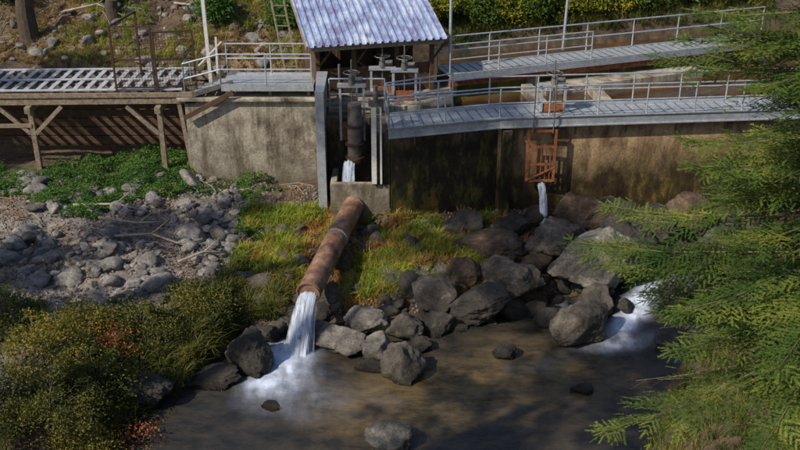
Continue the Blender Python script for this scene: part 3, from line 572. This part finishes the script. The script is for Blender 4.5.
mb=MB();mb.beam((-6.7,33.2,4.6),(-6.75,33.2,7.6),.12,.12,0);mb.beam((-7.1,33.25,5.2),(-6.2,33.1,6.1),.08,.05,0);mb.beam((-6.4,32.9,4.7),(-6.35,32.9,6.3),.07,.05,0);mb.build('white_post',[M_white])
mb=MB()
for s_ in (0,.45): mb.beam((-4.0+s_,33.3,4.6),(-4.6+s_,34.6,7.2),.05,.07,0)
for k in range(8):
    t=(k+.5)/8;mb.beam((-4.0-.6*t,33.3+1.3*t,4.6+2.6*t),(-3.55-.6*t,33.3+1.3*t,4.6+2.6*t),.03,.04,0)
mb.build('wooden_ladder',[M_wood])
gh=empty('gatehouse');a15=math.radians(15);GM=Matrix.Translation((-3.03,31.3,0))@Matrix.Rotation(a15,4,'Z')
W_,D_=4.7,3.3;ze,zr=6.4,7.5
mb=MB()
for xx in (.35,1.6,3.1,4.35):
    for yy in (.3,D_-.3): mb.box(xx-.07,xx+.07,yy-.07,yy+.07,4.45,ze+(zr-ze)*yy/D_-.12,0,GM)
for yy in (.3,D_-.3): mb.box(.1,W_-.1,yy-.06,yy+.06,ze+(zr-ze)*yy/D_-.28,ze+(zr-ze)*yy/D_-.1,0,GM)
for xx in (.35,1.6,3.1,4.35): 
    p=GM@Vector((xx+.05,.3,5.6));q=GM@Vector((xx+.5,.3,6.15));mb.beam(p,q,.06,.07,0)
mb.build('timber_frame',[M_woodd],gh,bevel=.006)
mb=MB()
for k in range(24):
    mb.box(.3+k*.172,.3+k*.172+.165,D_-.22,D_-.19,4.5,7.1,0,GM)
for k in range(9): mb.box(.28,4.42,.36,.39,4.5+k*.11,4.6+k*.11,0,GM)
for k in range(15): mb.box(.28,.31,.4+k*.17,.56+k*.17,4.5,6.3,0,GM)
mb.build('board_walls',[M_woodd],gh)
mb=MB();mb.box(0,W_,-.04,0,ze-.2,ze-.02,0,GM);
for xx in (-.035,W_): 
    p=GM@Vector((xx,0,ze-.11));q=GM@Vector((xx,D_,zr-.11));mb.beam(p,q,.04,.18,0)
for k in range(9):
    p=GM@Vector((.2+k*.53,.0,ze-.09));q=GM@Vector((.2+k*.53,D_,zr-.09));mb.beam(p,q,.05,.13,0)
mb.build('fascia_and_rafters',[M_wood],gh)
V=[];F=[];nn=19*10+1
for i in range(nn):
    u=-.06+(W_+.12)*i/(nn-1);ph=(i%10)/10;zz=.065 if ph<.25 else (.065*(1-(ph-.25)/.1) if ph<.35 else (0 if ph<.9 else .065*(ph-.9)/.1))
    for yy,z0 in ((-.12,ze-.036),(D_+.1,zr+.033)): V.append(tuple(GM@Vector((u,yy,z0+zz))))
for i in range(nn-1): F.append((2*i,2*i+2,2*i+3,2*i+1))
ro=tri_mesh('roof',V,F,[M_roof],gh);sm=ro.modifiers.new('s','SOLIDIFY');sm.thickness=.012
mb=MB();rail(mb,[(-2.3,30.35,4.5),(-.5,30.35,4.5)],sp=.9);rail(mb,[(-.45,29.85,4.5),(1.75,30.95,4.5)],sp=1.1)
mb.tube([(-2.1,31.0,4.8),(-.2,31.1,4.8),(-.2,31.1,4.5)],.06,1,8);mb.tube([(-2.0,30.9,4.5),(-2.0,30.9,5.9)],.04,1,8)
mb.build('platform_railing',[M_galv,M_galvd])
def gear(x,y,z0,z1,name='sluice_gate_hoist'):
    mb=MB();mb.box(x-.42,x-.34,y-.06,y+.06,z0,z1,0);mb.box(x+.34,x+.42,y-.06,y+.06,z0,z1,0);mb.box(x-.46,x+.46,y-.09,y+.09,z1,z1+.12,0)
    mb.tube([(x,y,z0+.3),(x,y,z1+.9)],.025,1);mb.tube([(x,y,z1+.1),(x,y,z1+.4)],[.13,.09],1,12)
    c=[(x+.26*math.cos(t),y+.26*math.sin(t),z1+.48) for t in np.linspace(0,6.283,17)];mb.tube(c,.018,1,6,False)
    for t in (0,2.09,4.19): mb.beam((x,y,z1+.48),(x+.26*math.cos(t),y+.26*math.sin(t),z1+.48),.02,.02,1)
    mb.tube([(x+.1,y,z1+.25),(x+.35,y,z1+.25)],.09,1,10);mb.box(x-.34,x+.34,y-.025,y+.025,z0,z0+(z1-z0)*.35,2);return mb.build(name,[M_galv,M_galvd,M_rust],bevel=.005)
gear(-1.55,30.0,3.6,5.4);gear(.15,31.4,4.5,5.5);gear(5.0,30.3,4.46,5.3);gear(-.6,32.0,4.5,5.4)
mb=MB();mb.beam((-.82,28.66,2.6),(-.82,28.66,5.75),.16,.1,0);mb.beam((-.60,28.66,2.6),(-.60,28.66,5.2),.06,.1,0);mb.box(-.98,-.5,28.58,28.72,5.2,5.42,1);mb.tube([(-.75,28.5,5.42),(-.75,28.5,5.9)],.08,1,10);mb.tube([(-1.1,28.66,5.6),(-.5,28.66,5.6)],.1,1,10)
mb.build('gate_guide_channel',[M_white,M_galvd],bevel=.005)
mb=MB();mb.tube([(-1.5,29.55,3.0),(-1.48,29.55,3.2),(-1.45,29.55,4.2),(-1.45,29.55,5.0)],[.2,.23,.24,.22],0,24)
for zz in (3.15,3.62,4.25): mb.tube([(-1.46,29.55,zz),(-1.46,29.55,zz+.07)],.32,1,24)
mb.build('flanged_outlet_pipe',[M_drum,M_rustd],bevel=.01)
water_jet('spilling_water',(-1.65,29.3,3.1),(-.15,-.4,-.3),.1,34,.09,2.0,rad=.16)
mb=MB()
for xx in (4.18,5.06): mb.beam((xx,29.6,2.3),(xx,29.6,4.1),.08,.08,0)
for zz in (2.32,2.9,3.5,4.05): mb.beam((4.18,29.6,zz),(5.06,29.6,zz),.06,.07,0)
for k in range(1,6): mb.beam((4.18+k*.147,29.6,2.3),(4.18+k*.147,29.6,3.5),.025,.04,0)
mb.beam((4.18,29.56,2.35),(5.06,29.56,2.8),.03,.05,0)
for xx in (4.3,4.95): mb.tube([(xx,29.55,4.0),(xx,29.5,5.9)],.022,1)
mb.build('rusty_trash_rack',[M_rust,M_galvd])
water_jet('spilling_water',(4.65,29.45,2.3),(.25,-1.1,-.3),.1,40,.06,1.0,rad=.12)
P0=Vector((-1.5,28.85,1.78));P1=Vector((-2.58,23.75,1.3));mb=MB();dr=(P1-P0).normalized()
n=24;V=[];F=[]
sd=dr.cross(Vector((0,0,1))).normalized();u=sd.cross(dr)
prof=[(P0,.34),(P1,.34),(P1,.315),(P0,.315)]
for p,r_ in prof:
    for k in range(n): a=2*math.pi*k/n;V.append(p+(sd*math.cos(a)+u*math.sin(a))*r_)
for i in range(3):
    for k in range(n): F.append((i*n+k,i*n+(k+1)%n,(i+1)*n+(k+1)%n,(i+1)*n+k))
mb.add(V,F,0)
for t,w_ in ((.42,.03),(.02,.05),(.985,.03)):
    c=P0.lerp(P1,t);mb.tube([c-dr*w_,c+dr*w_],.36,1 if t==.42 else 0,24)
po=mb.build('discharge_pipe',[M_pipe,M_galv],smooth=True)
es=po.modifiers.new('e','EDGE_SPLIT');es.split_angle=math.radians(40)
boulder(-1.75,26.6,.8,.7,1.0,.85,mat=M_rockr,name='boulder')
water_jet('pipe_outflow_water',P1+dr*-.3+Vector((0,0,-.05)),(dr.x*3.0,dr.y*3.0,dr.z*2),.16,150,.11,.0,rad=.23)
mb=MB();mb.tube([(1.75,33.2,5),(1.75,33.2,8.5)],.05,0,8);mb.tube([(6.2,36.2,5),(6.3,36.2,8.8)],.05,0,8);mb.build('galvanized_posts',[M_galv])
# ---------------------------------------------------------------- light, world, camera
S=Vector((-.62,-.42,.66)).normalized()
sun=bpy.data.lights.new('sun','SUN');sun.energy=5.0;sun.angle=math.radians(.5);sun.color=(1,.90,.74);so=link(bpy.data.objects.new('sun',sun));so.rotation_euler=S.to_track_quat('Z','Y').to_euler();so.location=S*60
w=bpy.data.worlds.new('World');scene.world=w;w.use_nodes=True;nt=w.node_tree;bg=nt.nodes['Background'];sk=nt.nodes.new('ShaderNodeTexSky');sk.sky_type='NISHITA';sk.sun_disc=False;sk.sun_elevation=math.asin(S.z);sk.sun_rotation=math.atan2(S.x,S.y);nt.links.new(sk.outputs[0],bg.inputs[0]);bg.inputs[1].default_value=.125
cam=bpy.data.cameras.new('camera');co=link(bpy.data.objects.new('camera',cam));co.location=(0,0,14.5);co.rotation_euler=(math.radians(65),0,0);cam.lens=43.47;cam.sensor_width=36;cam.clip_end=1000;cam.clip_start=.1
scene.camera=co
scene.view_settings.view_transform='Standard';scene.view_settings.look='None';scene.view_settings.exposure=0
